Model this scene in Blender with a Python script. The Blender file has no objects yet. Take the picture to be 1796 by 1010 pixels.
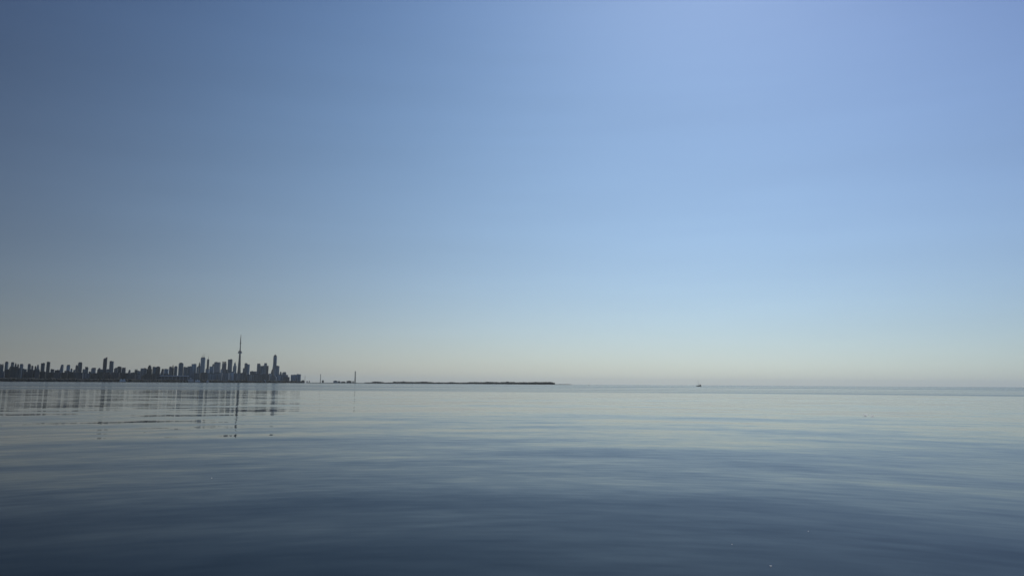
import bpy, bmesh, math, random
from mathutils import Matrix, Vector, noise
R_ = math.radians
random.seed(11)
scene = bpy.context.scene
COL = scene.collection

# ------------------------------------------------------------------ camera
F = 1297.0                       # focal length in photo pixels (photo 1796 x 1010)
CAM_H = 2.6
HZ0, HZ1 = 668.0, 678.8          # height of the horizon at the left and right edge of the photo
ROLL = math.atan((HZ1 - HZ0) / 1796.0)
PITCH = math.atan((((HZ0 + HZ1) / 2) - 505.0) / F)
cam = bpy.data.cameras.new("camera")
cam.sensor_width = 36.0
cam.lens = 36.0 * F / 1796.0
cam.clip_start = 0.1
cam.clip_end = 400000.0
camo = bpy.data.objects.new("camera", cam)
COL.objects.link(camo)
MR = Matrix.Rotation(math.pi / 2 + PITCH, 4, 'X') @ Matrix.Rotation(ROLL, 4, 'Z')
camo.matrix_world = Matrix.Translation((0, 0, CAM_H)) @ MR
scene.camera = camo

# ------------------------------------------------------------------ sky, sun, exposure
SUN_AZ, SUN_EL = 15.6, 44.0      # degrees to the right of straight ahead, degrees up
world = bpy.data.worlds.new("World")
scene.world = world
world.use_nodes = True
nt = world.node_tree
nt.nodes.clear()
def N(tree, t, **kw):
    n = tree.nodes.new(t)
    for k, v in kw.items():
        setattr(n, k, v)
    return n
wo = N(nt, 'ShaderNodeOutputWorld')
bg = N(nt, 'ShaderNodeBackground')
sky = N(nt, 'ShaderNodeTexSky')
sky.sky_type = 'NISHITA'
sky.sun_disc = False
sky.sun_elevation = R_(SUN_EL)
sky.sun_rotation = R_(SUN_AZ)
sky.altitude = 80
sky.air_density = 1.0
sky.dust_density = 0.4
sky.ozone_density = 2.0
bg.inputs['Strength'].default_value = 0.1
# colour balance of this hazy morning sky: a smooth factor of direction (u = to the right, v = up)
SKYC = ((-0.2821, 0.3509, -1.0361, 1.2607, 0.2594, 0.8491, -3.0785, 0.0021, -0.4649), (-0.1832, 0.5024, -1.0637, 2.099, -0.1382, 0.5385, -3.0807, 0.1248, -1.0763), (-0.0079, 0.574, -1.0136, 1.6173, -0.3159, 0.4789, -1.5561, 0.2291, -0.8361))
_tc = N(nt, 'ShaderNodeTexCoord'); _sx = N(nt, 'ShaderNodeSeparateXYZ')
_nv = N(nt, 'ShaderNodeVectorMath', operation='NORMALIZE')
_st = N(nt, 'ShaderNodeVectorMath', operation='MULTIPLY'); _st.inputs[1].default_value = (1.6, 1.6, 16.0)
_hn = N(nt, 'ShaderNodeTexNoise'); _hn.inputs['Scale'].default_value = 1.3; _hn.inputs['Detail'].default_value = 4.0   # faint veils of haze
nt.links.new(_nv.outputs[0], _st.inputs[0]); nt.links.new(_st.outputs[0], _hn.inputs['Vector'])
nt.links.new(_tc.outputs['Generated'], _nv.inputs[0]); nt.links.new(_nv.outputs[0], _sx.inputs[0])
def WM(op, a, b=None, c=None):
    n = N(nt, 'ShaderNodeMath', operation=op)
    for i, v in enumerate((a, b, c)):
        if v is None: continue
        if isinstance(v, (int, float)): n.inputs[i].default_value = v
        else: nt.links.new(v, n.inputs[i])
    return n.outputs[0]
_u = WM('MINIMUM', WM('MAXIMUM', _sx.outputs[0], -0.65), 0.65)
_v = WM('MINIMUM', WM('MAXIMUM', _sx.outputs[2], 0.001), 0.55)
_r = WM('SQRT', _v)
_basis = [1.0, _u, WM('MULTIPLY', _u, _u), _v, _r, WM('MULTIPLY', _u, _v), WM('MULTIPLY', _v, _v),
          WM('POWER', 2.718281828, WM('MULTIPLY', _v, -25.0)), WM('MULTIPLY', WM('MULTIPLY', _u, _u), _v)]
_veil = WM('MULTIPLY', WM('SUBTRACT', _hn.outputs['Fac'], 0.5), 0.13)
_ch = []
for co in SKYC:
    acc = WM('ADD', _veil, co[0])
    for k, q in zip(co[1:], _basis[1:]):
        acc = WM('MULTIPLY_ADD', q, k, acc)
    _ch.append(WM('POWER', 2.718281828, acc))
_cb = N(nt, 'ShaderNodeCombineColor')
for i in range(3): nt.links.new(_ch[i], _cb.inputs[i])
_mx = N(nt, 'ShaderNodeVectorMath', operation='MULTIPLY')
nt.links.new(sky.outputs[0], _mx.inputs[0]); nt.links.new(_cb.outputs[0], _mx.inputs[1])
nt.links.new(_mx.outputs[0], bg.inputs['Color'])
nt.links.new(bg.outputs[0], wo.inputs['Surface'])

sl = bpy.data.lights.new("sun", 'SUN')
sl.energy = 3.0
sl.angle = R_(0.5)
sl.color = (1.0, 0.95, 0.87)
so = bpy.data.objects.new("sun", sl)
COL.objects.link(so)
sd = Vector((math.sin(R_(SUN_AZ)) * math.cos(R_(SUN_EL)), math.cos(R_(SUN_AZ)) * math.cos(R_(SUN_EL)), math.sin(R_(SUN_EL))))
so.rotation_euler = sd.to_track_quat('Z', 'Y').to_euler()
so.location = (0, 0, 900)
vs = scene.view_settings
vs.view_transform = 'Standard'
vs.look = 'None'
vs.gamma = 1.0
vs.use_curve_mapping = False
vs.exposure = -0.6

# ------------------------------------------------------------------ helpers
def ray(x, y):
    d = MR.to_3x3() @ Vector(((x - 898.0), (505.0 - y), -F))
    return d.normalized()
def az_of(x):
    """azimuth of the point of the horizon at photo column x"""
    y = HZ0 + (HZ1 - HZ0) * x / 1796.0
    d = ray(x, y)
    return math.atan2(d.x, d.y)
def hz(x):
    return HZ0 + (HZ1 - HZ0) * x / 1796.0
def spot(x, R, z=0.0):
    a = az_of(x)
    return Vector((R * math.sin(a), R * math.cos(a), z))
def height_at(x, y, R, off=True):
    """height whose top shows in photo row y above the shoreline row of column x, R metres away.
    The photo's shoreline row is 669.2, the straight horizon of this camera runs within 3 rows of it."""
    shore = 669.2
    yy = y - shore + hz(x) if off else y
    d = ray(x, yy)
    return CAM_H + R * d.z / math.hypot(d.x, d.y)
def width_at(x0, x1, R):
    return abs(az_of(x1) - az_of(x0)) * R

def finish(me):
    me.validate(); me.update()
def obj(name, bm, mat, parent=None, smooth=False):
    me = bpy.data.meshes.new(name)
    bmesh.ops.recalc_face_normals(bm, faces=bm.faces)
    bm.to_mesh(me); bm.free()
    if smooth:
        for p in me.polygons: p.use_smooth = True
    me.materials.append(mat)
    o = bpy.data.objects.new(name, me)
    COL.objects.link(o)
    if parent: o.parent = parent
    return o
def tag(o, label=None, cat=None, group=None, kind=None):
    if label: o['label'] = label
    if cat: o['category'] = cat
    if group: o['group'] = group
    if kind: o['kind'] = kind
    return o
def thing(name, loc, rz, label, cat, group=None):
    o = bpy.data.objects.new(name, None)
    o.empty_display_size = 5
    COL.objects.link(o)
    o.location = loc
    o.rotation_euler = (0, 0, rz)
    return tag(o, label, cat, group)
def box(bm, x0, x1, y0, y1, z0, z1, tx=0, ty=0):
    """box, optionally narrowing towards the top by tx, ty on each side"""
    v = [bm.verts.new(p) for p in ((x0, y0, z0), (x1, y0, z0), (x1, y1, z0), (x0, y1, z0),
         (x0 + tx, y0 + ty, z1), (x1 - tx, y0 + ty, z1), (x1 - tx, y1 - ty, z1), (x0 + tx, y1 - ty, z1))]
    for f in ((3, 2, 1, 0), (4, 5, 6, 7), (0, 1, 5, 4), (1, 2, 6, 5), (2, 3, 7, 6), (3, 0, 4, 7)):
        bm.faces.new([v[i] for i in f])
def prism(bm, prof, y0, y1):
    """profile in x,z extruded along y"""
    a = [bm.verts.new((x, y0, z)) for x, z in prof]
    b = [bm.verts.new((x, y1, z)) for x, z in prof]
    n = len(prof)
    bm.faces.new(a); bm.faces.new(b[::-1])
    for i in range(n):
        bm.faces.new((a[i], a[(i + 1) % n], b[(i + 1) % n], b[i]))
def lathe(bm, prof, n=16, cx=0, cy=0):
    rings = []
    for r, z in prof:
        rings.append([bm.verts.new((cx + r * math.cos(2 * math.pi * i / n), cy + r * math.sin(2 * math.pi * i / n), z)) for i in range(n)])
    for a, b in zip(rings, rings[1:]):
        for i in range(n):
            bm.faces.new((a[i], a[(i + 1) % n], b[(i + 1) % n], b[i]))
    bm.faces.new(rings[0][::-1]); bm.faces.new(rings[-1])
def newbm(): return bmesh.new()

# ------------------------------------------------------------------ materials
def mat(name, col, rough=0.7, metal=0.0, var=0.0, scale=0.1):
    m = bpy.data.materials.new(name); m.use_nodes = True
    t = m.node_tree; b = t.nodes['Principled BSDF']
    b.inputs['Roughness'].default_value = rough
    b.inputs['Metallic'].default_value = metal
    if var:
        tc = N(t, 'ShaderNodeTexCoord'); no = N(t, 'ShaderNodeTexNoise'); mx = N(t, 'ShaderNodeMix', data_type='RGBA')
        no.inputs['Scale'].default_value = scale; no.inputs['Detail'].default_value = 4
        t.links.new(tc.outputs['Object'], no.inputs['Vector'])
        t.links.new(no.outputs['Fac'], mx.inputs['Factor'])
        mx.inputs['A'].default_value = tuple(c * (1 - var) for c in col) + (1,)
        mx.inputs['B'].default_value = tuple(c * (1 + var) for c in col) + (1,)
        t.links.new(mx.outputs['Result'], b.inputs['Base Color'])
    else:
        b.inputs['Base Color'].default_value = tuple(col) + (1,)
    return m

def facade(name, wall, glass, bay=9.0, storey=3.6, gfrac=0.55):
    """wall with window bands: storeys in height, bays along the face, tone drifting between bays"""
    m = bpy.data.materials.new(name); m.use_nodes = True
    t = m.node_tree; L = t.links.new; b = t.nodes['Principled BSDF']
    tc = N(t, 'ShaderNodeTexCoord'); sx = N(t, 'ShaderNodeSeparateXYZ'); oi = N(t, 'ShaderNodeObjectInfo')
    L(tc.outputs['Object'], sx.inputs[0])
    def M(op, a, bb=None, c=None):
        n = N(t, 'ShaderNodeMath', operation=op)
        for i, v in enumerate((a, bb, c)):
            if v is None: continue
            if isinstance(v, (int, float)): n.inputs[i].default_value = v
            else: L(v, n.inputs[i])
        return n.outputs[0]
    u = M('ADD', sx.outputs[0], sx.outputs[1])
    fu = M('FRACT', M('DIVIDE', u, bay / 3))
    fz = M('FRACT', M('DIVIDE', sx.outputs[2], storey))
    win = M('MULTIPLY', M('LESS_THAN', fu, 0.74), M('LESS_THAN', fz, gfrac))
    # broad vertical streaks: bays of balconies, stairs and glazing
    cb = N(t, 'ShaderNodeCombineXYZ')
    L(M('ADD', M('DIVIDE', u, bay), M('MULTIPLY', oi.outputs['Random'], 91.0)), cb.inputs[0])
    L(M('DIVIDE', sx.outputs[2], 130.0), cb.inputs[1])
    no = N(t, 'ShaderNodeTexNoise'); no.inputs['Scale'].default_value = 1.0; no.inputs['Detail'].default_value = 2.0
    L(cb.outputs[0], no.inputs['Vector'])
    rp = N(t, 'ShaderNodeMapRange'); rp.inputs[1].default_value = 0.35; rp.inputs[2].default_value = 0.65
    rp.inputs[3].default_value = 0.55; rp.inputs[4].default_value = 1.6
    L(no.outputs['Fac'], rp.inputs[0])
    mx = N(t, 'ShaderNodeMix', data_type='RGBA'); L(win, mx.inputs['Factor'])
    mx.inputs['A'].default_value = tuple(wall) + (1,); mx.inputs['B'].default_value = tuple(glass) + (1,)
    vm = N(t, 'ShaderNodeVectorMath', operation='SCALE'); L(mx.outputs['Result'], vm.inputs[0])
    L(M('MULTIPLY', rp.outputs[0], M('MULTIPLY_ADD', oi.outputs['Random'], 1.3, 0.5)), vm.inputs['Scale'])
    L(vm.outputs[0], b.inputs['Base Color'])
    L(M('MULTIPLY_ADD', win, -0.45, 0.75), b.inputs['Roughness'])
    b.inputs['Specular IOR Level'].default_value = 0.4
    return m
MATS = {
    'concrete': facade('concrete_facade', (0.136, 0.156, 0.173), (0.036, 0.049, 0.070)),
    'dark': facade('dark_facade', (0.038, 0.046, 0.062), (0.016, 0.024, 0.034), bay=12),
    'brick': facade('brick_facade', (0.121, 0.124, 0.136), (0.036, 0.049, 0.070), bay=8),
    'glass': facade('blue_glass_facade', (0.107, 0.156, 0.201), (0.043, 0.075, 0.109), bay=14, gfrac=0.75),
    'shade': facade('old_dark_facade', (0.030, 0.034, 0.042), (0.012, 0.016, 0.022), bay=10),
    'downtown_shade': facade('hazed_waterfront_facade', (0.095, 0.115, 0.13), (0.04, 0.05, 0.065), bay=10),  # downtown copy of the dark facade, lightened to stand for haze
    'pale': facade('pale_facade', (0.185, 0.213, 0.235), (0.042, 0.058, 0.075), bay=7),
    # downtown copies of the facades: distance haze put into paler, bluer colours
    'downtown_concrete': facade('hazed_concrete_facade', (0.160, 0.194, 0.219), (0.042, 0.058, 0.080)),
    'downtown_dark': facade('hazed_dark_facade', (0.092, 0.121, 0.150), (0.038, 0.056, 0.075), bay=12),
    'downtown_brick': facade('hazed_brick_facade', (0.126, 0.136, 0.155), (0.042, 0.053, 0.070), bay=8),
    'downtown_glass': facade('hazed_glass_facade', (0.109, 0.160, 0.203), (0.050, 0.082, 0.118), bay=14, gfrac=0.75),
    'downtown_pale': facade('hazed_pale_facade', (0.286, 0.330, 0.374), (0.050, 0.068, 0.086), bay=7),
}
M_ROOF = mat('roof_plant_metal', (0.05, 0.055, 0.06), 0.7, var=0.25)
M_STEEL = mat('mast_steel', (0.10, 0.10, 0.11), 0.5)
M_CONC = mat('bare_concrete', (0.12, 0.125, 0.12), 0.85, var=0.15, scale=0.05)
M_WHITE = mat('white_membrane', (0.6, 0.62, 0.65), 0.6, var=0.05)
M_PALE = mat('pale_fascia', (0.45, 0.46, 0.48), 0.6, var=0.1)
M_TREE = mat('foliage', (0.012, 0.018, 0.018), 0.9, var=0.35, scale=0.02)
M_LAND = mat('shore_stone', (0.05, 0.05, 0.05), 0.9, var=0.3, scale=0.05)
M_HULL = mat('dark_hull_paint', (0.02, 0.025, 0.035), 0.35)
M_CABIN = mat('dark_canvas', (0.03, 0.03, 0.035), 0.8)
M_SPAR = mat('aluminium_spar', (0.45, 0.46, 0.48), 0.4, metal=0.6)
M_FLECK = mat('white_fleck', (0.9, 0.9, 0.9), 0.5)
_b = M_FLECK.node_tree.nodes['Principled BSDF']; _tr = N(M_FLECK.node_tree, 'ShaderNodeBsdfTranslucent'); _ms = N(M_FLECK.node_tree, 'ShaderNodeMixShader')
_tr.inputs[0].default_value = (1, 1, 1, 1); _ms.inputs[0].default_value = 0.8
M_FLECK.node_tree.links.new(_b.outputs[0], _ms.inputs[1]); M_FLECK.node_tree.links.new(_tr.outputs[0], _ms.inputs[2])
M_FLECK.node_tree.links.new(_ms.outputs[0], M_FLECK.node_tree.nodes['Material Output'].inputs[0])

# ------------------------------------------------------------------ water
WL = 90000.0
def water_material():
    m = bpy.data.materials.new('lake_water'); m.use_nodes = True
    t = m.node_tree; L = t.links.new; b = t.nodes['Principled BSDF']
    b.inputs['Base Color'].default_value = (0.001, 0.008, 0.016, 1)
    b.inputs['Roughness'].default_value = 0.0
    b.inputs['IOR'].default_value = 1.112
    geo = N(t, 'ShaderNodeNewGeometry'); sx = N(t, 'ShaderNodeSeparateXYZ'); L(geo.outputs['Position'], sx.inputs[0])
    def M(op, a, bb=None, c=None, clamp=False):
        n = N(t, 'ShaderNodeMath', operation=op); n.use_clamp = clamp
        for i, v in enumerate((a, bb, c)):
            if v is None: continue
            if isinstance(v, (int, float)): n.inputs[i].default_value = v
            else: L(v, n.inputs[i])
        return n.outputs[0]
    # the swell runs in long shallow arcs out from the shore behind the camera
    X = sx.outputs[0]; Y = M('ADD', sx.outputs[1], 3.0)
    rad = M('SQRT', M('ADD', M('MULTIPLY', X, X), M('MULTIPLY', Y, Y)))
    arc = M('MULTIPLY', M('ARCTAN2', X, Y), M('POWER', rad, 1.0))
    def slopes(lx, ly, amp, seed, detail=2.0, polar=True):
        cb = N(t, 'ShaderNodeCombineXYZ')
        L(M('DIVIDE', arc if polar else X, lx), cb.inputs[0])
        L(M('DIVIDE', rad if polar else sx.outputs[1], ly), cb.inputs[1])
        cb.inputs[2].default_value = seed
        no = N(t, 'ShaderNodeTexNoise'); no.inputs['Scale'].default_value = 1.0
        no.inputs['Detail'].default_value = detail; no.inputs['Roughness'].default_value = 0.5
        L(cb.outputs[0], no.inputs['Vector'])
        s = N(t, 'ShaderNodeVectorMath', operation='SUBTRACT'); L(no.outputs['Color'], s.inputs[0]); s.inputs[1].default_value = (0.5, 0.5, 0.5)
        k = N(t, 'ShaderNodeVectorMath', operation='MULTIPLY'); L(s.outputs[0], k.inputs[0]); k.inputs[1].default_value = (amp * 0.5, amp, 0)
        return k.outputs[0], no.outputs['Fac']
    def vadd(a, bb):
        n = N(t, 'ShaderNodeVectorMath', operation='ADD'); L(a, n.inputs[0]); L(bb, n.inputs[1]); return n.outputs[0]
    def vscale(a, s):
        n = N(t, 'ShaderNodeVectorMath', operation='SCALE'); L(a, n.inputs[0])
        if isinstance(s, (int, float)): n.inputs['Scale'].default_value = s
        else: L(s, n.inputs['Scale'])
        return n.outputs[0]
    def rng(v, a, bb, c, d, smooth=True):
        n = N(t, 'ShaderNodeMapRange'); n.interpolation_type = 'SMOOTHSTEP' if smooth else 'LINEAR'
        L(v, n.inputs[0])
        for i, q in enumerate((a, bb, c, d)): n.inputs[i + 1].default_value = q
        return n.outputs[0]
    s1, _ = slopes(6.5, 2.2, 0.075, 3.1, detail=3.0)           # broad swell
    s2, _ = slopes(1.3, 0.40, 0.050, 7.7, detail=3.0)           # ripples
    s3, _ = slopes(26.0, 6.0, 0.062, 1.3, detail=3.0)
    s5, _ = slopes(90.0, 17.0, 0.036, 6.3, detail=4)
    s4, _ = slopes(0.5, 0.16, 0.10, 5.5, detail=3)   # cat's paws: wind ripples
    _, patch = slopes(500.0, 60.0, 1.0, 9.2, detail=3, polar=False)   # where the breeze touches the water
    _, patch2 = slopes(40.0, 7.0, 1.0, 4.2, detail=3, polar=False)
    far = rng(M('ADD', rad, M('MULTIPLY', M('SUBTRACT', patch, 0.5), -330.0)), 190.0, 340.0, 0.0, 1.0)
    # long thin slicks and ruffled streaks on the far water
    cbs = N(t, 'ShaderNodeCombineXYZ'); L(M('DIVIDE', X, 700.0), cbs.inputs[0]); L(M('MULTIPLY', M('LOGARITHM', rad, 2.718), 5.0), cbs.inputs[1])
    ns = N(t, 'ShaderNodeTexNoise'); ns.inputs['Scale'].default_value = 1.0; ns.inputs['Detail'].default_value = 3.0; L(cbs.outputs[0], ns.inputs['Vector'])
    streak = rng(ns.outputs['Fac'], 0.38, 0.62, 0.09, 0.20)
    wind = M('MAXIMUM', M('MULTIPLY', far, streak), M('MULTIPLY', rng(patch2, 0.55, 0.70, 0.0, 0.06), rng(rad, 40.0, 90.0, 0.1, 1.0)))
    tot = vadd(vadd(vadd(s1, s2), s3), s5)
    tot = vadd(tot, vscale(s4, M('MULTIPLY', wind, 1.2)))
    L(M('MAXIMUM', wind, rng(rad, 30.0, 110.0, 0.0, 0.055)), b.inputs['Roughness'])   # wind ripples too small to see one by one
    nz = N(t, 'ShaderNodeVectorMath', operation='ADD'); L(tot, nz.inputs[0]); nz.inputs[1].default_value = (0, 0, 1)
    nn = N(t, 'ShaderNodeVectorMath', operation='NORMALIZE'); L(nz.outputs[0], nn.inputs[0])
    L(nn.outputs[0], b.inputs['Normal'])
    return m
M_WATER = water_material()
bm = newbm()
ring = [-WL, -9000, -600, -60, 0, 60, 600, 9000, WL]
gv = [[bm.verts.new((x, y, 0)) for x in ring] for y in ring]
for j in range(len(ring) - 1):
    for i in range(len(ring) - 1):
        bm.faces.new((gv[j][i], gv[j][i + 1], gv[j + 1][i + 1], gv[j + 1][i]))
tag(obj('lake_water', bm, M_WATER), kind='structure')

# ------------------------------------------------------------------ the shore
def land(name, pts_near, depth, h=2.2, apron=4.0):
    """low land with a sloping stone edge, along a line of (photo column, distance)"""
    bm = newbm()
    rows = []
    fine = []
    for (xa, ra), (xb, rb) in zip(pts_near, pts_near[1:]):
        n = max(2, int(abs(xb - xa) / 6))
        for k in range(n):
            f = k / n
            fine.append((xa + (xb - xa) * f, ra + (rb - ra) * f))
    fine.append(pts_near[-1])
    for x, R in fine:
        R2 = R + 14 * noise.noise((x * 0.13, 1, 2))
        hh = h * (1 + 0.3 * noise.noise((x * 0.31, 5, 2)))
        rows.append([bm.verts.new(spot(x, R2, -1.0)), bm.verts.new(spot(x, R2 + apron, hh)),
                     bm.verts.new(spot(x, R2 + depth, hh)), bm.verts.new(spot(x, R2 + depth + apron, -1.0))])
    for a, b in zip(rows, rows[1:]):
        for i in range(3):
            bm.faces.new((a[i], b[i], b[i + 1], a[i + 1]))
        bm.faces.new((a[3], b[3], b[0], a[0]))
    bm.faces.new(rows[0]); bm.faces.new(rows[-1][::-1])
    o = obj(name, bm, M_LAND)
    return tag(o, kind='structure')
CITY = [(-260, 5300), (0, 5600), (120, 6000), (250, 6500), (330, 6900), (420, 7500), (480, 7900), (535, 8200)]
ISLE = [(532, 9300), (600, 9600), (640, 9700), (700, 9300), (800, 8600), (900, 7800), (972, 7300)]
TIP = [(970, 7296), (1001, 7050)]
land('city_shore', CITY, 4200)
land('island_shore', ISLE, 700, h=1.8)
def rshore(x, line=CITY):
    for (xa, ra), (xb, rb) in zip(line, line[1:]):
        if xa <= x <= xb: return ra + (rb - ra) * (x - xa) / (xb - xa)
    return line[-1][1]

# ------------------------------------------------------------------ trees: far-off woods read as one mass
ICO = None
def trees(name, line, x0, x1, n, hmin, hmax, back, label_fn=None, prof=None):
    global ICO
    if ICO is None:
        b = newbm(); bmesh.ops.create_icosphere(b, subdivisions=2, radius=1.0)
        ICO = ([v.co.copy() for v in b.verts], [[v.index for v in f.verts] for f in b.faces]); b.free()
    verts, faces = [], []
    for k in range(n):
        x = random.uniform(x0, x1)
        R = rshore(x, line) + 12 + random.random() ** 1.5 * back
        H = random.uniform(hmin, hmax) * (0.85 + 0.28 * noise.noise((x * 0.06, 3, 8)) + 0.2 * noise.noise((x * 0.35, 7, 1)))
        if prof: H *= prof(x)
        if H < 2.0: continue
        c = spot(x, R, 1.5)
        for q in range(3):
            w = H * random.uniform(0.28, 0.5); hh = H * random.uniform(0.30, 0.42)
            off = Vector((random.uniform(-1, 1) * H * 0.35, random.uniform(-1, 1) * H * 0.35, 0))
            cz = c.z + H * random.uniform(0.40, 0.62)
            sd = random.random() * 99
            base = len(verts)
            for v in ICO[0]:
                g = 1.0 + 0.35 * noise.noise(v * 1.7 + Vector((sd, 0, 0)))
                verts.append((c.x + off.x + v.x * w * g, c.y + off.y + v.y * w * g, max(0.8, cz + v.z * hh * g)))
            faces += [[base + i for i in f] for f in ICO[1]]
    me = bpy.data.meshes.new(name)
    me.from_pydata(verts, [], faces); me.update()
    me.materials.append(M_TREE)
    o = bpy.data.objects.new(name, me); COL.objects.link(o)
    return tag(o, kind='stuff')
tag(trees('waterfront_trees', CITY, -255, 532, 2300, 19, 28, 140), 'dark belt of trees along the city waterfront at the foot of the towers', 'trees')
def iprof(x):
    if x < 640: return 0.28
    if 655 < x < 672: return 1.0
    if x < 690: return 0.65
    if 923 < x < 927: return 0.7
    if 760 < x < 825: return 0.8
    return 1.05
tag(trees('island_trees', ISLE, 540, 972, 2600, 21, 27, 200, prof=iprof), 'long dark line of trees on the low islands right of the city', 'trees')

# ------------------------------------------------------------------ buildings
def tower(x0, x1, ytop, R, style, shape, label, cat='tower', name='tower', skew=None, podium=True, group=None):
    xc = (x0 + x1) / 2
    dtop = ray(xc, ytop - 669.2 + hz(xc))       # columns were read at the roofs: aim there, towers lean in the picture
    a = math.atan2(dtop.x, dtop.y)
    H = height_at(xc, ytop, R)
    W = width_at(x0, x1, R)
    phi = R_(random.uniform(3, 11) if random.random() < 0.35 else random.uniform(-12, -4)) if skew is None else R_(skew)
    ratio = random.uniform(0.7, 1.2)
    w = W / (math.cos(phi) + min(ratio, 60 / max(W, 1)) * abs(math.sin(phi)))
    d = min(w * ratio, 70)
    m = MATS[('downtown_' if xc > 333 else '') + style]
    z0 = 1.6
    t = thing(name, Vector((R * math.sin(a), R * math.cos(a), z0)), -a + phi, label, cat, group)
    h = H - z0
    hw, hd = w / 2, d / 2
    bm = newbm()
    plant_h = min(7.0, h * 0.06 + 2)
    if shape == 'flat':
        box(bm, -hw, hw, -hd, hd, 0, h - plant_h)
        obj('wall', bm, m, t)
        bm = newbm(); k = random.uniform(0.55, 0.9); sh = random.uniform(-0.1, 0.1) * w
        box(bm, -hw * k + sh, hw * k + sh, -hd * 0.7, hd * 0.7, h - plant_h + 0.01, h); obj('roof_plant', bm, M_ROOF, t)
    elif shape == 'slab':
        box(bm, -hw, hw, -hd, hd, 0, h - 1.2); obj('wall', bm, m, t)
        bm = newbm(); box(bm, -hw - .4, hw + .4, -hd - .4, hd + .4, h - 1.19, h); obj('parapet', bm, M_ROOF, t)
        bm = newbm(); s = random.choice((-1, 1)) * w * 0.2
        box(bm, s - w * .14, s + w * .14, -hd * .4, hd * .4, h + .01, h + 3.5); obj('lift_housing', bm, M_ROOF, t)
    elif shape == 'round':
        box(bm, -hw, hw, -hd, hd, 0, h * 0.93); obj('wall', bm, m, t)
        bm = newbm(); prof = [(-hw * .92, h * .93 + .01)] + [(-hw * .92 * math.cos(math.pi * i / 10), h * .93 + .01 + h * .07 * math.sin(math.pi * i / 10)) for i in range(1, 10)] + [(hw * .92, h * .93 + .01)]
        prism(bm, prof, -hd * .9, hd * .9); obj('curved_crown', bm, M_ROOF, t)
    elif shape == 'slant':
        prism(bm, [(-hw, 0), (hw, 0), (hw, h), (-hw * .1, h * .965), (-hw, h * .935)], -hd, hd); obj('wall', bm, m, t)
        bm = newbm(); prism(bm, [(-hw, h * .935 + .4), (-hw * .1, h * .965 + .4), (hw, h + .4), (hw, h + 3.5), (hw * .75, h + 3)], -hd * .8, hd * .8); obj('sloping_crown', bm, M_ROOF, t)
    elif shape == 'peak':
        box(bm, -hw, hw, -hd, hd, 0, h * .86); obj('wall', bm, m, t)
        bm = newbm(); box(bm, -hw, hw, -hd, hd, h * .86 + .01, h, tx=hw * .85, ty=hd * .85); obj('pyramid_roof', bm, M_ROOF, t)
    elif shape == 'step':
        box(bm, -hw, hw, -hd, hd, 0, h * .78); box(bm, -hw * .68, hw * .68, -hd * .7, hd * .7, h * .78, h * .92); obj('wall', bm, m, t)
        bm = newbm(); box(bm, -hw * .4, hw * .4, -hd * .45, hd * .45, h * .92 + .01, h); obj('roof_plant', bm, M_ROOF, t)
    elif shape == 'stepleft':
        box(bm, -hw, hw, -hd, hd, 0, h * .68); prism(bm, [(-hw * .75, h * .68), (hw, h * .68), (hw, h - 3), (-hw * .2, h - 3)], -hd * .98, hd * .98); obj('wall', bm, m, t)
        bm = newbm(); box(bm, -hw * .1, hw * .8, -hd * .5, hd * .5, h - 3 + .01, h); obj('roof_plant', bm, M_ROOF, t)
    elif shape == 'crenel':
        box(bm, -hw, hw, -hd, hd, 0, h * .90); obj('wall', bm, m, t)
        for k in range(3):
            bm = newbm(); c = -hw * .66 + k * hw * .66
            box(bm, c - hw * .2, c + hw * .2, -hd * .8, hd * .8, h * .90 + .01, h * (1 - 0.015 * (k % 2))); obj('roof_plant', bm, M_ROOF, t)
    elif shape == 'spire':
        box(bm, -hw, hw, -hd, hd, 0, h * .80); box(bm, -hw * .6, hw * .6, -hd * .6, hd * .6, h * .80, h * .90); obj('wall', bm, m, t)
        bm = newbm(); box(bm, -hw * .5, hw * .5, -hd * .5, hd * .5, h * .90 + .01, h, tx=hw * .48, ty=hd * .48); obj('spire', bm, M_ROOF, t)
    elif shape == 'antenna3' or shape == 'antenna1':
        box(bm, -hw, hw, -hd, hd, 0, h - plant_h); obj('wall', bm, m, t)
        bm = newbm(); box(bm, -hw * .8, hw * .8, -hd * .8, hd * .8, h - plant_h + .01, h); obj('roof_plant', bm, M_ROOF, t)
        for c in ((-.55, 0.05, .6) if shape == 'antenna3' else (0.1,)):
            bm = newbm(); lathe(bm, [(1.6, h + .01), (1.2, h + 25), (.5, h + 26), (.3, h + 52 + 6 * c)], 8, cx=c * hw); obj('antenna', bm, M_STEEL, t)
    if podium and h > 60 and shape not in ('slab',):
        bm = newbm(); pw = w * random.uniform(.55, .62)
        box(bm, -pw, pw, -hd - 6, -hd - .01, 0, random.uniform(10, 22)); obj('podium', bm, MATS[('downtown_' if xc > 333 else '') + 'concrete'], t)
    return t

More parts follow.
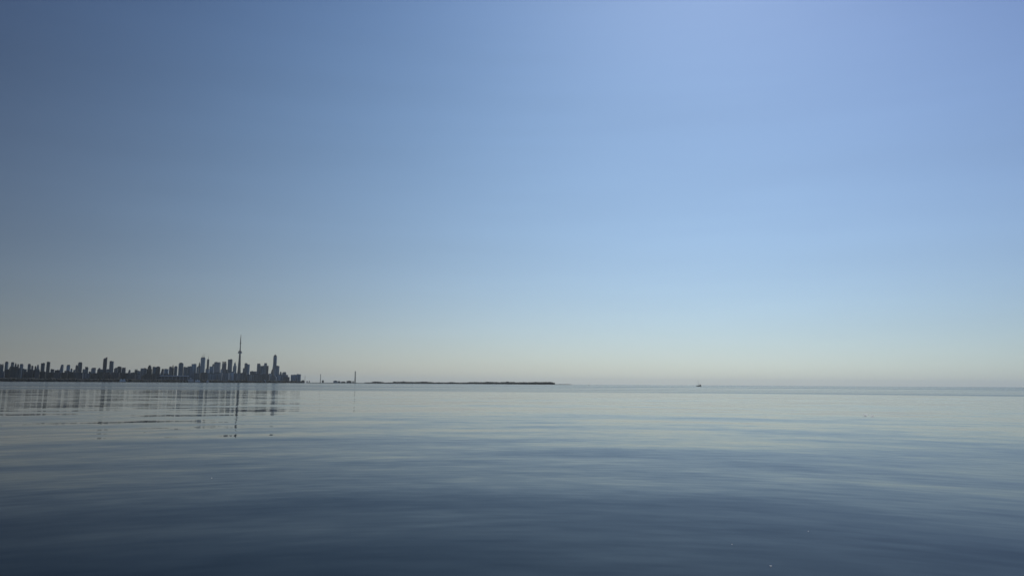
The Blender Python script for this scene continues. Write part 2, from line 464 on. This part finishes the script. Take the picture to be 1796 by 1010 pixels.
T = [
 # x0, x1, ytop, distance, style, shape, label
 (-1, 7, 639.3, 6500, 'concrete', 'crenel', 'leftmost tower in the city, ribbed slab cut by the photo edge', 'apartment tower'),
 (9, 15.5, 634.8, 6500, 'glass', 'round', 'slim tower with a rounded top, just left of the wide black block', 'apartment tower'),
 (19.5, 25.5, 636, 6900, 'concrete', 'flat', 'tower rising behind the wide black block, taller of the two there', 'apartment tower'),
 (26, 29.7, 637, 6950, 'concrete', 'peak', 'narrow tower with a pointed roof behind the wide black block', 'apartment tower'),
 (30.5, 33.5, 639.3, 6900, 'dark', 'flat', 'shorter dark tower behind the right end of the wide black block', 'apartment tower'),
 (16, 34, 643.6, 5850, 'shade', 'crenel', 'wide black block, the darkest building near the left edge', 'apartment block'),
 (35, 41.5, 639, 6600, 'concrete', 'flat', 'grey tower standing right of the wide black block', 'apartment tower'),
 (33.8, 37.8, 646, 6100, 'pale', 'slab', 'pale narrow slab against the right side of the wide black block', 'apartment block'),
 (39, 47.5, 648, 6300, 'dark', 'slab', 'low dark block in the dip right of the pale narrow slab', 'apartment block'),
 (49, 54.7, 638.7, 6700, 'concrete', 'flat', 'plain grey tower on the left of a tight cluster of three', 'apartment tower'),
 (55, 59, 642, 6700, 'dark', 'flat', 'short dark tower in the middle of a tight cluster of three', 'apartment tower'),
 (61, 64, 642.2, 6750, 'dark', 'round', 'very slim short tower squeezed into the tight cluster', 'apartment tower'),
 (64, 69.5, 640, 6600, 'concrete', 'step', 'stepped tower on the right of a tight cluster', 'apartment tower'),
 (72, 79, 637.5, 6600, 'dark', 'slab', 'flat topped tower, left and shorter one of a pair of dark slabs', 'apartment tower'),
 (82, 88.6, 635.3, 6600, 'dark', 'slab', 'flat topped tower, right and taller one of a pair of dark slabs', 'apartment tower'),
 (88.8, 95.5, 648, 6300, 'brick', 'slab', 'low brownish block at the right foot of the taller dark slab', 'apartment block'),
 (96, 104, 649.5, 6500, 'brick', 'slab', 'low wide brownish block in the gap after the pair of dark slabs', 'apartment block'),
 (104.5, 112, 639.8, 6700, 'concrete', 'stepleft', 'tower with a sloping left shoulder', 'apartment tower'),
 (117, 123.6, 640, 6800, 'glass', 'flat', 'greenish tower right of the tower with the sloping shoulder', 'apartment tower'),
 (123.8, 127.5, 646.3, 6700, 'concrete', 'flat', 'short stub joined to the right side of the greenish tower', 'apartment block'),
 (113, 122, 650.5, 6500, 'brick', 'slab', 'low block in front of the greenish tower', 'apartment block'),
 (128.5, 133, 649, 6600, 'brick', 'slab', 'small low block left of the tower with a square cap', 'apartment block'),
 (132.7, 136.6, 640.4, 6900, 'dark', 'flat', 'narrow dark tower leaning on the left of the tower with a square cap', 'apartment tower'),
 (137, 144.6, 635.3, 6800, 'concrete', 'flat', 'grey tower with a square cap, midway to the tall slanted roof tower', 'apartment tower'),
 (144.8, 152, 648, 6600, 'pale', 'slab', 'long low banded block right of the tower with a square cap', 'office block'),
 (149.5, 155.2, 643.5, 7000, 'glass', 'flat', 'short glass tower behind the long low banded block', 'apartment tower'),
 (155.5, 160, 652, 6700, 'dark', 'slab', 'lowest dark block in the notch before two short square towers', 'apartment block'),
 (160, 168.3, 645, 6800, 'brick', 'flat', 'short square reddish tower two places left of the slanted roof tower', 'apartment tower'),
 (171, 178, 645, 6850, 'dark', 'peak', 'short tower with a peaked roof left of the slanted roof tower', 'apartment tower'),
 (177, 181.3, 648, 6700, 'glass', 'slab', 'glass block at the left foot of the slanted roof tower', 'apartment block'),
 (181.5, 188.5, 626.8, 6900, 'dark', 'slant', 'tall dark tower with a slanted roof rising to the right', 'apartment tower'),
 (187, 191.8, 647, 6800, 'concrete', 'flat', 'low block between the slanted roof tower and its flat topped neighbour', 'apartment block'),
 (192.3, 200, 633.4, 6900, 'glass', 'slab', 'flat topped tower just right of the tall slanted roof tower', 'apartment tower'),
 (200.3, 207, 644.6, 6800, 'dark', 'flat', 'dark block stuck to the right of the flat topped tower', 'apartment block'),
 (205.5, 214, 642.3, 7000, 'dark', 'round', 'broad dark block with a humped roof above the white waterside tent', 'apartment block'),
 (214, 221, 644, 6900, 'dark', 'crenel', 'dark block with a notched roof right of the humped roof block', 'apartment block'),
 (224, 229.3, 648.2, 7000, 'concrete', 'stepleft', 'small block at the left lip of the low gap in the skyline', 'apartment block'),
 (229, 236, 653, 6900, 'brick', 'slab', 'lowest brick block in the bottom of the gap in the skyline', 'apartment block'),
 (236.2, 241.7, 647, 7000, 'dark', 'crenel', 'small dark block at the right lip of the gap in the skyline', 'apartment block'),
 (241, 246.5, 650, 6900, 'concrete', 'slab', 'low grey block right of the gap in the skyline', 'apartment block'),
 (246.6, 257.5, 645.5, 7000, 'concrete', 'slab', 'wide flat grey block left of the block with a black cap', 'office block'),
 (258, 267.5, 640, 7000, 'dark', 'step', 'block with a small black cap at the left end of a long ridge of roofs', 'office block'),
 (267.7, 275, 643, 7050, 'glass', 'slab', 'wide block in the middle of the long ridge of roofs', 'office block'),
 (274, 281.5, 641.9, 7000, 'dark', 'round', 'block with a hump at the right end of the long ridge of roofs', 'office block'),
 (281.7, 287.7, 646, 6950, 'dark', 'stepleft', 'low sloping block where the long ridge of roofs falls away', 'office block'),
 (288, 296, 646.5, 7200, 'glass', 'slab', 'low greenish slab right of the falling ridge of roofs', 'office block'),
 (296.8, 302, 642, 7400, 'dark', 'flat', 'left shoulder block of the little peak behind the pale hall roof', 'office block'),
 (301.7, 305.5, 638.4, 7500, 'dark', 'spire', 'small spiked tower forming a little peak behind the pale hall roof', 'office tower'),
 (305.6, 311.5, 641, 7400, 'glass', 'round', 'right shoulder block of the little peak behind the pale hall roof', 'office block'),
 (313.6, 322.2, 635, 7500, 'glass', 'round', 'tower with a fat rounded top above the middle of the pale hall roof', 'apartment tower'),
 (322, 329, 642.8, 7500, 'concrete', 'slab', 'banded grey block right of the fat rounded tower', 'office block'),
 (329, 336, 641.6, 7550, 'glass', 'slab', 'flat glass block above the white stepped grandstand', 'office block'),
 (336.2, 344.8, 637.4, 7900, 'glass', 'slab', 'flat bluish tower at the left edge of the downtown towers', 'office tower'),
 (344.9, 348.3, 642, 8000, 'dark', 'flat', 'short dark block in front of the small spiked tower by the three masts', 'office block'),
 (348, 352, 633, 8700, 'dark', 'spire', 'small spiked tower leaning on the left of the tower with three masts', 'office tower'),
 (352.3, 360.6, 625.6, 8900, 'glass', 'antenna3', 'tall broad office tower carrying three masts on its roof', 'office tower'),
 (363.2, 367.2, 628.6, 8900, 'dark', 'antenna1', 'tall thin tower with one mast, right of the one with three masts', 'office tower'),
 (360.5, 367, 646, 8100, 'glass', 'slab', 'low glass block at the foot of the tall thin tower with one mast', 'office block'),
 (367.5, 375.3, 641.5, 8300, 'glass', 'slab', 'bluish block in the dip after the tall thin tower', 'office block'),
 (371.3, 375.6, 637, 8800, 'dark', 'stepleft', 'dark tower with a cut corner behind the bluish block in the dip', 'office tower'),
 (375.8, 387.2, 634, 8600, 'brick', 'slab', 'broad flat purple brown tower, widest of the downtown towers', 'office tower'),
 (387, 390, 646, 8200, 'pale', 'flat', 'thin pale block in the slot right of the broad flat tower', 'apartment block'),
 (389.7, 397.6, 632.6, 8800, 'brick', 'crenel', 'tower with a toothed roofline between two flat topped towers', 'office tower'),
 (396, 400, 646.5, 8300, 'glass', 'flat', 'low glass block between the toothed tower and the tall square tower', 'apartment block'),
 (400, 408, 628.9, 8700, 'dark', 'slab', 'tall square dark tower second to the left of the needle tower', 'office tower'),
 (409.3, 415.5, 633, 8700, 'glass', 'spire', 'stepped tower with a short spire directly left of the needle tower', 'office tower'),
 (404, 412, 650, 8000, 'pale', 'flat', 'pale lower block in front of the tall square dark tower', 'apartment block'),
 (415, 425, 652, 8500, 'dark', 'round', 'low domed block around the foot of the needle tower', 'arena'),
 (426, 430, 644, 8600, 'dark', 'flat', 'short dark tower right of the needle tower', 'apartment tower'),
 (429, 434.5, 635.2, 8800, 'dark', 'flat', 'left and darker half of the twin tower right of the needle tower', 'apartment tower'),
 (434, 438.2, 637.5, 8650, 'glass', 'slab', 'right and bluer half of the twin tower right of the needle tower', 'apartment tower'),
 (438.4, 450.5, 649.6, 8500, 'brick', 'slab', 'long low brown building between the twin tower and the broad paired towers', 'office block'),
 (451, 457.3, 635.8, 8800, 'dark', 'flat', 'left tower of the broad pair that stands left of the tallest skyscraper', 'apartment tower'),
 (457, 464, 640, 8850, 'glass', 'slab', 'blue slab filling the space between the broad paired towers', 'apartment tower'),
 (463.3, 468.6, 635, 8800, 'concrete', 'flat', 'right tower of the broad pair that stands left of the tallest skyscraper', 'apartment tower'),
 (466.5, 471.2, 640, 8650, 'brick', 'slab', 'ribbed reddish slab at the right end of the broad paired towers', 'apartment tower'),
 (471, 477, 653.5, 8500, 'glass', 'slab', 'low block in the V gap left of the tallest skyscraper', 'apartment block'),
 (474.5, 479.5, 646.5, 8700, 'brick', 'stepleft', 'short tower on the left flank of the tallest skyscraper', 'apartment tower'),
 (477.3, 481.5, 637.5, 8950, 'dark', 'stepleft', 'dark tower pressed to the left side of the tallest skyscraper', 'apartment tower'),
 (480, 490, 640, 8800, 'glass', 'slab', 'broad blue glass block at the foot of the tallest skyscraper', 'apartment tower'),
 (490, 494.8, 649.8, 8750, 'brick', 'step', 'small stepped block right of the tallest skyscraper', 'apartment block'),
 (495, 502.3, 650.5, 8800, 'concrete', 'flat', 'square reddish block second right of the tallest skyscraper', 'apartment block'),
 (501, 505.3, 655.5, 8600, 'brick', 'slab', 'low block at the left edge of the last gap in the skyline', 'apartment block'),
 (484, 502, 656.5, 8550, 'glass', 'slab', 'long low glass block in front of the last small towers', 'office block'),
 (510.3, 520, 655.2, 8700, 'glass', 'slab', 'left half of the lone square blocks at the right end of the city', 'apartment block'),
 (520, 528, 654.2, 8720, 'glass', 'slab', 'right and slightly taller half of the lone square blocks ending the city', 'apartment block'),
]
for (x0, x1, yt, R, st, sh, lab, cat) in T:
    nm = {'arena': 'domed_arena'}.get(cat, cat.replace(' ', '_'))
    tower(x0, x1, yt, R, st, sh, lab, cat, nm)

# low blocks filling the foot of the skyline, one or two by each named tower's foot
LOW = [
 (-1, 9, 652, 'low block at the photo edge below the leftmost tower'), (8, 17, 651, 'low block below the slim rounded tower'),
 (41, 50, 654, 'low block below the dip right of the pale narrow slab'), (48, 58, 650.5, 'wide low block below the tight cluster of three'),
 (58, 70, 651, 'wide low block below the stepped tower'), (70, 81, 652.5, 'low block below the pair of dark slabs'),
 (80, 92, 655, 'lower block in front of the taller dark slab'), (92, 108, 656, 'long low building below the low wide brownish block'),
 (108, 119, 655.5, 'low block below the tower with the sloping left shoulder'), (118, 131, 654.5, 'low block below the greenish tower'),
 (130, 146, 655.5, 'long low building below the tower with a square cap'), (145, 160, 656.5, 'long low building below the short glass tower'),
 (158, 172, 656, 'low block below the short square reddish tower'), (170, 183, 655, 'low block below the peaked roof tower'),
 (183, 196, 654.5, 'low block in front of the slanted roof tower'), (195, 210, 655, 'low block in front of the flat topped tower beside the slanted roof'),
 (209, 225, 655.5, 'wide low block behind the white waterside tent'), (222, 238, 657.5, 'long low building under the gap in the skyline'),
 (237, 250, 655.5, 'low block right of the gap in the skyline, near the water'), (250, 266, 655.5, 'low block below the block with a black cap'),
 (265, 282, 655.5, 'long low building below the long ridge of roofs'), (280, 297, 655.5, 'low block below the falling end of the ridge of roofs'),
 (340, 352, 654.5, 'low block below the flat bluish tower'), (351, 364, 653, 'low block below the tower with three masts'),
 (363, 378, 654, 'low block in front of the dip after the tall thin tower'), (376, 391, 652.5, 'low block below the broad flat tower'),
 (389, 403, 653.5, 'low block below the toothed tower'), (410, 417, 652.5, 'narrow low block between the pale lower block and the needle tower'),
 (422, 433, 653.5, 'low block just right of the foot of the needle tower'), (432, 446, 656, 'low block below the long low brown building'),
 (444, 458, 654.5, 'low block below the left tower of the broad pair'), (456, 474, 655, 'wide low block below the broad paired towers'),
 (472, 486, 657, 'low block below the tallest skyscraper, next to the V gap'), (497, 508, 660, 'lowest block under the last gap in the skyline'),
]
for x0, x1, yt, lab in LOW:
    xm = (x0 + x1) / 2
    tower(x0, x1, yt - (1.8 if xm < 240 else 0.8), rshore(max(xm, 0)) + random.uniform(260, 420), random.choice(['dark', 'shade', 'brick', 'shade', 'shade']), random.choice(['slab', 'flat', 'slab', 'step']), lab, 'low building', 'low_building', podium=False)

# the tallest skyscraper: slender shaft with a rounded tip and a thin mast
def skyscraper():
    R = 8900; xc = 483.6; H = height_at(xc, 620.4, R); W = width_at(480.6, 486.6, R)
    t = thing('skyscraper', spot(xc - 3.0, R, 1.6), -az_of(xc) - R_(6), 'tallest skyscraper, slender blue grey shaft with a rounded tip at the right of downtown', 'skyscraper')
    h = H - 1.6; w = W * 1.06
    bm = newbm()
    n = 8
    def ell(z, k):
        pts = []
        for i in range(20):
            a = 2 * math.pi * i / 20
            c, s = math.cos(a), math.sin(a)
            pts.append((w / 2 * k * math.copysign(abs(c) ** .5, c), w / 2 * k * math.copysign(abs(s) ** .5, s), z))
        return pts
    lv = [(0, 1.12), (h * .35, 1.08), (h * .60, 1.0), (h * .93, 0.95)]
    rings = [[bm.verts.new(p) for p in ell(z, k)] for z, k in lv]
    for a, b in zip(rings, rings[1:]):
        for i in range(20): bm.faces.new((a[i], a[(i + 1) % 20], b[(i + 1) % 20], b[i]))
    bm.faces.new(rings[0][::-1]); bm.faces.new(rings[-1])
    obj('shaft', bm, MATS['glass'], t)
    bm = newbm()
    rings = [[bm.verts.new(p) for p in ell(z, k)] for z, k in [(h * .93 + .02, .9), (h * .965, .8), (h * .99, .55), (h, .25)]]
    for a, b in zip(rings, rings[1:]):
        for i in range(20): bm.faces.new((a[i], a[(i + 1) % 20], b[(i + 1) % 20], b[i]))
    bm.faces.new(rings[0][::-1]); bm.faces.new(rings[-1])
    obj('rounded_crown', bm, M_ROOF, t)
    bm = newbm(); lathe(bm, [(1.2, h + .01), (.5, h + 22)], 8); obj('antenna', bm, M_STEEL, t)
skyscraper()

# the needle tower
def needle():
    R = 9000; xc = 418.2
    Ht = height_at(420, 585.0, R)
    k = Ht / 553.0
    t = thing('observation_tower', spot(xc, R, 1.6), -az_of(xc), 'very tall concrete needle tower with a round pod and a long thin mast', 'observation tower')
    # three-legged tapering shaft
    bm = newbm()
    def hexr(z, arm, core):
        pts = []
        for i in range(3):
            a = 2 * math.pi * i / 3 + math.pi / 2
            for da, r in ((-0.22 * core / max(arm, 1) * 1.0, arm), (0.22 * core / max(arm, 1), arm)):
                pts.append((r * math.cos(a + da), r * math.sin(a + da), z))
            a2 = a + math.pi / 3
            pts.append((core * math.cos(a2), core * math.sin(a2), z))
        return pts
    lv = [(0, 33, 15), (30, 28, 13.5), (80, 22, 12), (150, 17.5, 10.5), (240, 13.5, 9), (320, 10, 8), (336, 9.5, 7.8)]
    rings = [[bm.verts.new((p[0] * k, p[1] * k, p[2] * k)) for p in hexr(z, a, c)] for z, a, c in lv]
    for a, b in zip(rings, rings[1:]):
        for i in range(9): bm.faces.new((a[i], a[(i + 1) % 9], b[(i + 1) % 9], b[i]))
    bm.faces.new(rings[0][::-1]); bm.faces.new(rings[-1])
    obj('shaft', bm, M_CONC, t)
    def L(prof, n=28):
        b = newbm(); lathe(b, [(r * k, z * k) for r, z in prof], n); return b
    p = obj('main_pod', L([(9, 331), (19, 335), (22, 339), (22, 344), (18.5, 346), (19.5, 350), (17, 357), (11, 362), (8, 366)]), M_ROOF, t)
    obj('radome', L([(19, 333.2), (23, 334), (24.5, 337), (23, 340), (22.1, 340.5)]), M_PALE, p)
    obj('upper_shaft', L([(6.5, 366), (5.5, 400), (5, 442)], 12), M_CONC, t)
    obj('sky_pod', L([(5, 442.2), (8, 445), (8.5, 449), (6.5, 454), (3.5, 457)], 20), M_ROOF, t)
    obj('mast', L([(5.2, 457.2), (4.8, 490), (4.2, 491), (3.8, 520), (2.9, 521), (2.5, 540), (1.8, 541), (1.3, 553)], 10), M_STEEL, t)
needle()

# long pale-roofed hall, grandstand, tents and other pale things on the waterfront
def hall():
    R = 6950; x0, x1 = 273, 331; xc = (x0 + x1) / 2; W = width_at(x0, x1, R); h = height_at(xc, 657.6, R)
    t = thing('exhibition_hall', spot(xc, R, 1.6), -az_of(xc), 'long low hall with a pale roof edge on the waterfront', 'hall')
    bm = newbm(); box(bm, -W / 2 + 4, W / 2 - 4, -30, 60, 0, h - 9); obj('wall', bm, MATS['dark'], t)
    bm = newbm(); box(bm, -W / 2, W / 2, -36, 66, h - 8.99, h - 1.6, tx=1, ty=1); obj('roof', bm, M_PALE, t)
    for i in range(9):
        bm = newbm(); c = -W / 2 + 12 + i * (W - 24) / 8
        box(bm, c - .8, c + .8, -35, -33, 0, h - 9); obj('column', bm, M_PALE, t)
hall()
def grandstand():
    R = 6900; x0, x1 = 328.5, 340; xc = (x0 + x1) / 2; W = width_at(x0, x1, R)
    t = thing('grandstand', spot(xc, R, 1.6), -az_of(xc), 'bright white stepped grandstand at the right end of the long low hall', 'grandstand')
    for k, (a, b, z0, z1, y) in enumerate([(-.42, .5, 4, 10, -20), (-.5, .45, 17, 22, -10), (-.15, .1, 29, 36, 0)]):
        bm = newbm(); box(bm, a * W, b * W, y, y + 22, z0, z1, tx=1.5, ty=1); obj('tier', bm, M_WHITE, t)
    for s in (-.38, 0.0, .36):
        bm = newbm(); box(bm, s * W - 1, s * W + 1, -2, 0, 0, 29 if s == 0 else 17); obj('post', bm, M_STEEL, t)
grandstand()
def tent(x0, x1, y0, R, lab, peaks=2):
    xc = (x0 + x1) / 2; W = width_at(x0, x1, R); h = height_at(xc, y0, R)
    t = thing('marquee_tent', spot(xc, R, 1.6), -az_of(xc), lab, 'tent')
    bm = newbm(); prof = [(-W / 2, 2.5)]
    n = peaks * 4
    for i in range(n + 1):
        f = i / n
        prof.append((-W / 2 + W * f, 3.2 + (h - 5) * (0.35 + 0.65 * abs(math.sin(math.pi * f * peaks)) ** 1.4) * math.sin(math.pi * (0.08 + .84 * f)) ** .5))
    prof.append((W / 2, 2.5))
    prism(bm, prof, -8, 8); obj('canopy', bm, M_WHITE, t)
    for s in (-.48, -.16, .16, .48):
        bm = newbm(); box(bm, s * W - .2, s * W + .2, -7.5, -7.1, 0, 2.9); obj('pole', bm, M_STEEL, t)
tent(209.5, 220.5, 663.2, 6330, 'white waterside tent, the bright lens shape under the humped roof block', 2)
tent(341.5, 351, 663.6, 6950, 'pale tent on the shore right of the white grandstand', 3)
tent(361.8, 366.3, 664.8, 7120, 'small bright tent on the shore below the tall thin tower with one mast', 1)
def sailroof():
    R = 7800; xc = 465; h = height_at(xc, 663.6, R); W = width_at(463.3, 467.3, R)
    t = thing('sail_roof', spot(xc, R, 1.6), -az_of(xc), 'pale sail shaped roof on the shore below the broad paired towers', 'canopy')
    bm = newbm(); prism(bm, [(-W * .5, h), (-W * .35, h * .98), (0, h * .72), (W * .3, h * .35), (W * .5, 3), (W * .2, 3), (-.1 * W, h * .45), (-W * .45, h * .8)], -6, 6); obj('canopy', bm, M_PALE, t)
    bm = newbm(); lathe(bm, [(.8, 0), (.6, h * .6)], 8, cx=-W * .1); obj('pole', bm, M_STEEL, t)
sailroof()

# chimneys, masts and small works on the low land right of the city
def chimney(x, y, R, w0, w1, lab, name='chimney', cat='chimney', bands=True):
    h = height_at(x, y, R)
    t = thing(name, spot(x, R, 1.2), -az_of(x), lab, cat)
    bm = newbm(); lathe(bm, [(w0, 0), ((w0 + w1) / 2 * .95, h * .5), (w1, h - 3.3)], 18); obj('shaft', bm, M_CONC, t)
    bm = newbm(); lathe(bm, [(w1 * 1.08, h - 3.29), (w1 * 1.08, h - 1.2)], 18); obj('rim', bm, M_ROOF, t)
    return t
chimney(622.6, 648.2, 9750, 8.0, 5.6, 'tall lone chimney on the low land right of the city')
chimney(561.8, 653.4, 9700, 4.2, 3.2, 'paler chimney between the city and the tall lone chimney')
chimney(534.6, 656.2, 9400, 2.4, 1.7, 'thin pole just right of the last square blocks of the city', 'lattice_mast', 'mast')
def shed(x0, x1, y, R, lab, style='dark'):
    xc = (x0 + x1) / 2; W = width_at(x0, x1, R); h = height_at(xc, y, R) - 1.2
    t = thing('industrial_shed', spot(xc, R, 1.2), -az_of(xc), lab, 'shed')
    bm = newbm(); box(bm, -W / 2, W / 2, -12, 14, 0, h * .8); obj('wall', bm, MATS[style], t)
    bm = newbm(); prism(bm, [(-W / 2 - .6, h * .8 + .01), (W / 2 + .6, h * .8 + .01), (W * .1, h)], -12.5, 14.5); obj('roof', bm, M_ROOF, t)
shed(528.5, 533.5, 664.2, 8700, 'small shed against the thin pole at the end of the city')
shed(537.5, 539.5, 665.5, 9450, 'tiny box right of the thin pole')
shed(541.5, 543, 665.3, 9500, 'second tiny box right of the thin pole')
shed(564.5, 567.8, 664.0, 9650, 'small dark box at the foot of the paler chimney')
shed(584.5, 591.5, 664.6, 9750, 'pale low shed midway between the two chimneys', 'pale')
shed(592, 597, 665.6, 9700, 'small dark shed right of the pale low shed')
shed(598, 606, 666.2, 9700, 'very low shed left of the boxy shed')
shed(607.5, 616.5, 664.8, 9700, 'boxy dark shed just left of the tall lone chimney')
shed(617.8, 620.5, 665.4, 9650, 'narrow shed touching the foot of the tall lone chimney')

# low rock tip reaching out from the islands
bm = newbm()
for k in range(260):
    x = random.uniform(969, 1001); R = rshore(x, TIP) + random.uniform(-6, 6)
    s = random.uniform(3.0, 5.2); c = spot(x, R, random.uniform(-.3, 1.2))
    g = bmesh.ops.create_icosphere(bm, subdivisions=1, radius=s, matrix=Matrix.Translation(c) @ Matrix.Diagonal((1.5, 1.2, .8, 1)))
    for v in g['verts']: v.co += Vector([random.uniform(-.3, .3) * s for _ in range(3)])
tag(obj('rock_spit', bm, M_LAND), 'thin low spit of rock running out from the right end of the islands', 'breakwater', kind='stuff')

# ------------------------------------------------------------------ boats
def sailboat():
    x = 1225.6; R = 1750.0; a = az_of(x)
    t = thing('sailboat', spot(x, R, 0), -a, 'dark hulled sailing boat with bare mast, alone on the open water', 'sailboat')
    Ln = width_at(1221, 1230.2, R)
    # hull stations along x (bow to the left)
    bm = newbm(); st = []
    n = 12
    for i in range(n + 1):
        f = i / n
        X = -Ln / 2 + Ln * f
        half = 1.75 * max(0.02, math.sin(math.pi * min(1, f * .62 + .02)) ** .8)
        sh = 1.25 + 0.45 * (1 - f) ** 2
        st.append([bm.verts.new((X + (1 - f) * .0, y * half, z)) for y, z in ((-1, sh), (-.96, .45), (-.6, -.25), (0, -.5), (.6, -.25), (.96, .45), (1, sh))])
    for p, q in zip(st, st[1:]):
        for i in range(6): bm.faces.new((p[i], q[i], q[i + 1], p[i + 1]))
        bm.faces.new((p[6], q[6], q[0], p[0]))
    bm.faces.new(st[0]); bm.faces.new(st[-1][::-1])
    obj('hull', bm, M_HULL, t)
    bm = newbm(); prism(bm, [(-Ln * .18, 1.3), (-Ln * .13, 1.9), (Ln * .12, 2.1), (Ln * .12, 1.2)], -1.0, 1.0); obj('cabin', bm, M_CABIN, t)
    bm = newbm(); prism(bm, [(Ln * .13, 1.2), (Ln * .14, 3.0), (Ln * .20, 3.75), (Ln * .40, 3.6), (Ln * .44, 1.2)], -1.35, 1.35); obj('canopy', bm, M_CABIN, t)
    mh = height_at(x, 663.5 + 0, R, True) * .0 + 15.0
    ms = newbm(); lathe(ms, [(.24, 1.3), (.22, 9), (.15, mh)], 8, cx=-Ln * .10); m = obj('mast', ms, M_SPAR, t)
    bm = newbm(); box(bm, -Ln * .09, Ln * .30, -.16, .16, 3.95, 4.5); obj('boom_with_furled_sail', bm, M_CABIN, t)
    for (xa, za, xb, zb) in ((-Ln * .10, mh - .3, -Ln * .49, 1.7), (-Ln * .10, mh - .3, Ln * .48, 1.3)):
        bm = newbm()
        d = Vector((xb - xa, 0, zb - za)).normalized(); nrm = Vector((-d.z, 0, d.x)) * .025
        prism(bm, [(xa - nrm.x, za - nrm.z), (xb - nrm.x, zb - nrm.z), (xb + nrm.x, zb + nrm.z), (xa + nrm.x, za + nrm.z)], -.025, .025); obj('stay', bm, M_STEEL, t)
sailboat()
def speck():
    x = 1032.6; R = 4300.0
    t = thing('motorboat', spot(x, R, 0), -az_of(x), 'tiny far boat near the horizon right of the rock spit', 'boat')
    bm = newbm(); prism(bm, [(-4.5, .9), (-3.8, -.3), (3.8, -.3), (4.2, 1.1), (0, 1.0)], -1.3, 1.3); obj('hull', bm, M_HULL, t)
    bm = newbm(); prism(bm, [(-1.5, 1.02), (-.8, 3.2), (2.2, 3.4), (2.6, 1.12)], -1.0, 1.0); obj('cabin', bm, M_CABIN, t)
speck()

# white flecks on the water, shaped as thin curls to brighten against the sun
def water_fleck(x, y, L, lab):
    d = ray(x, y); q = -CAM_H / d.z
    c = Vector((0, 0, CAM_H)) + d * q
    t = thing('floating_fleck', (c.x, c.y, 0.0), random.uniform(-.3, .3), lab, 'water_fleck', 'white flecks floating on the water')
    bm = newbm(); rows = []
    n = 14
    for i in range(n + 1):
        f = i / n
        X = (f - .5) * L; w = L * .17 * math.sin(math.pi * min(1, f * .9 + .08)) ** .6
        z0 = L * (.03 + .34 * (2 * f - 1) ** 2)
        rows.append([bm.verts.new((X, yy * w * .5, z0 + w * (.15 + 1.1 * abs(yy) ** 1.6))) for yy in (-1, -.5, 0, .5, 1)])
    for p, r in zip(rows, rows[1:]):
        for i in range(4): bm.faces.new((p[i], r[i], r[i + 1], p[i + 1]))
    obj('curled_sheet', bm, M_FLECK, t, smooth=True)
    bm = newbm(); prism(bm, [(-L * .60, L * .46), (-L * .5, L * .33), (-L * .2, L * .07), (0, L * .02), (L * .3, L * .11), (0, L * .035), (-L * .2, L * .09), (-L * .5, L * .36)], -L * .012, L * .012)
    obj('spine_strip', bm, M_PALE, t)
water_fleck(1518, 728.5, .40, 'left one of two bright white flecks close together on the right half of the water')
water_fleck(1530.5, 730, .30, 'right one of two bright white flecks close together on the right half of the water')
water_fleck(1352, 992.5, .035, 'pale fleck nearest the bottom edge of the photo')
water_fleck(1418, 931.5, .028, 'pale fleck alone in the right foreground')
water_fleck(1284, 954.5, .022, 'pale fleck left of the lone one in the right foreground')
water_fleck(371.5, 838, .035, 'only pale fleck on the left half of the water')

# ------------------------------------------------------------------ haze over the lake
bm = newbm()
HX = 95000.0
box(bm, -HX, HX, -HX, HX, -3.0, 640.0)
hm = bpy.data.materials.new('haze_air'); hm.use_nodes = True
t = hm.node_tree; t.nodes.clear()
out = N(t, 'ShaderNodeOutputMaterial'); pv = N(t, 'ShaderNodeVolumePrincipled')
pv.inputs['Color'].default_value = (0.93, 1.0, 0.98, 1)
pv.inputs['Density'].default_value = 1.4e-5
pv.inputs['Anisotropy'].default_value = 0.45
t.links.new(pv.outputs[0], out.inputs['Volume'])
tag(obj('haze', bm, hm), kind='stuff')
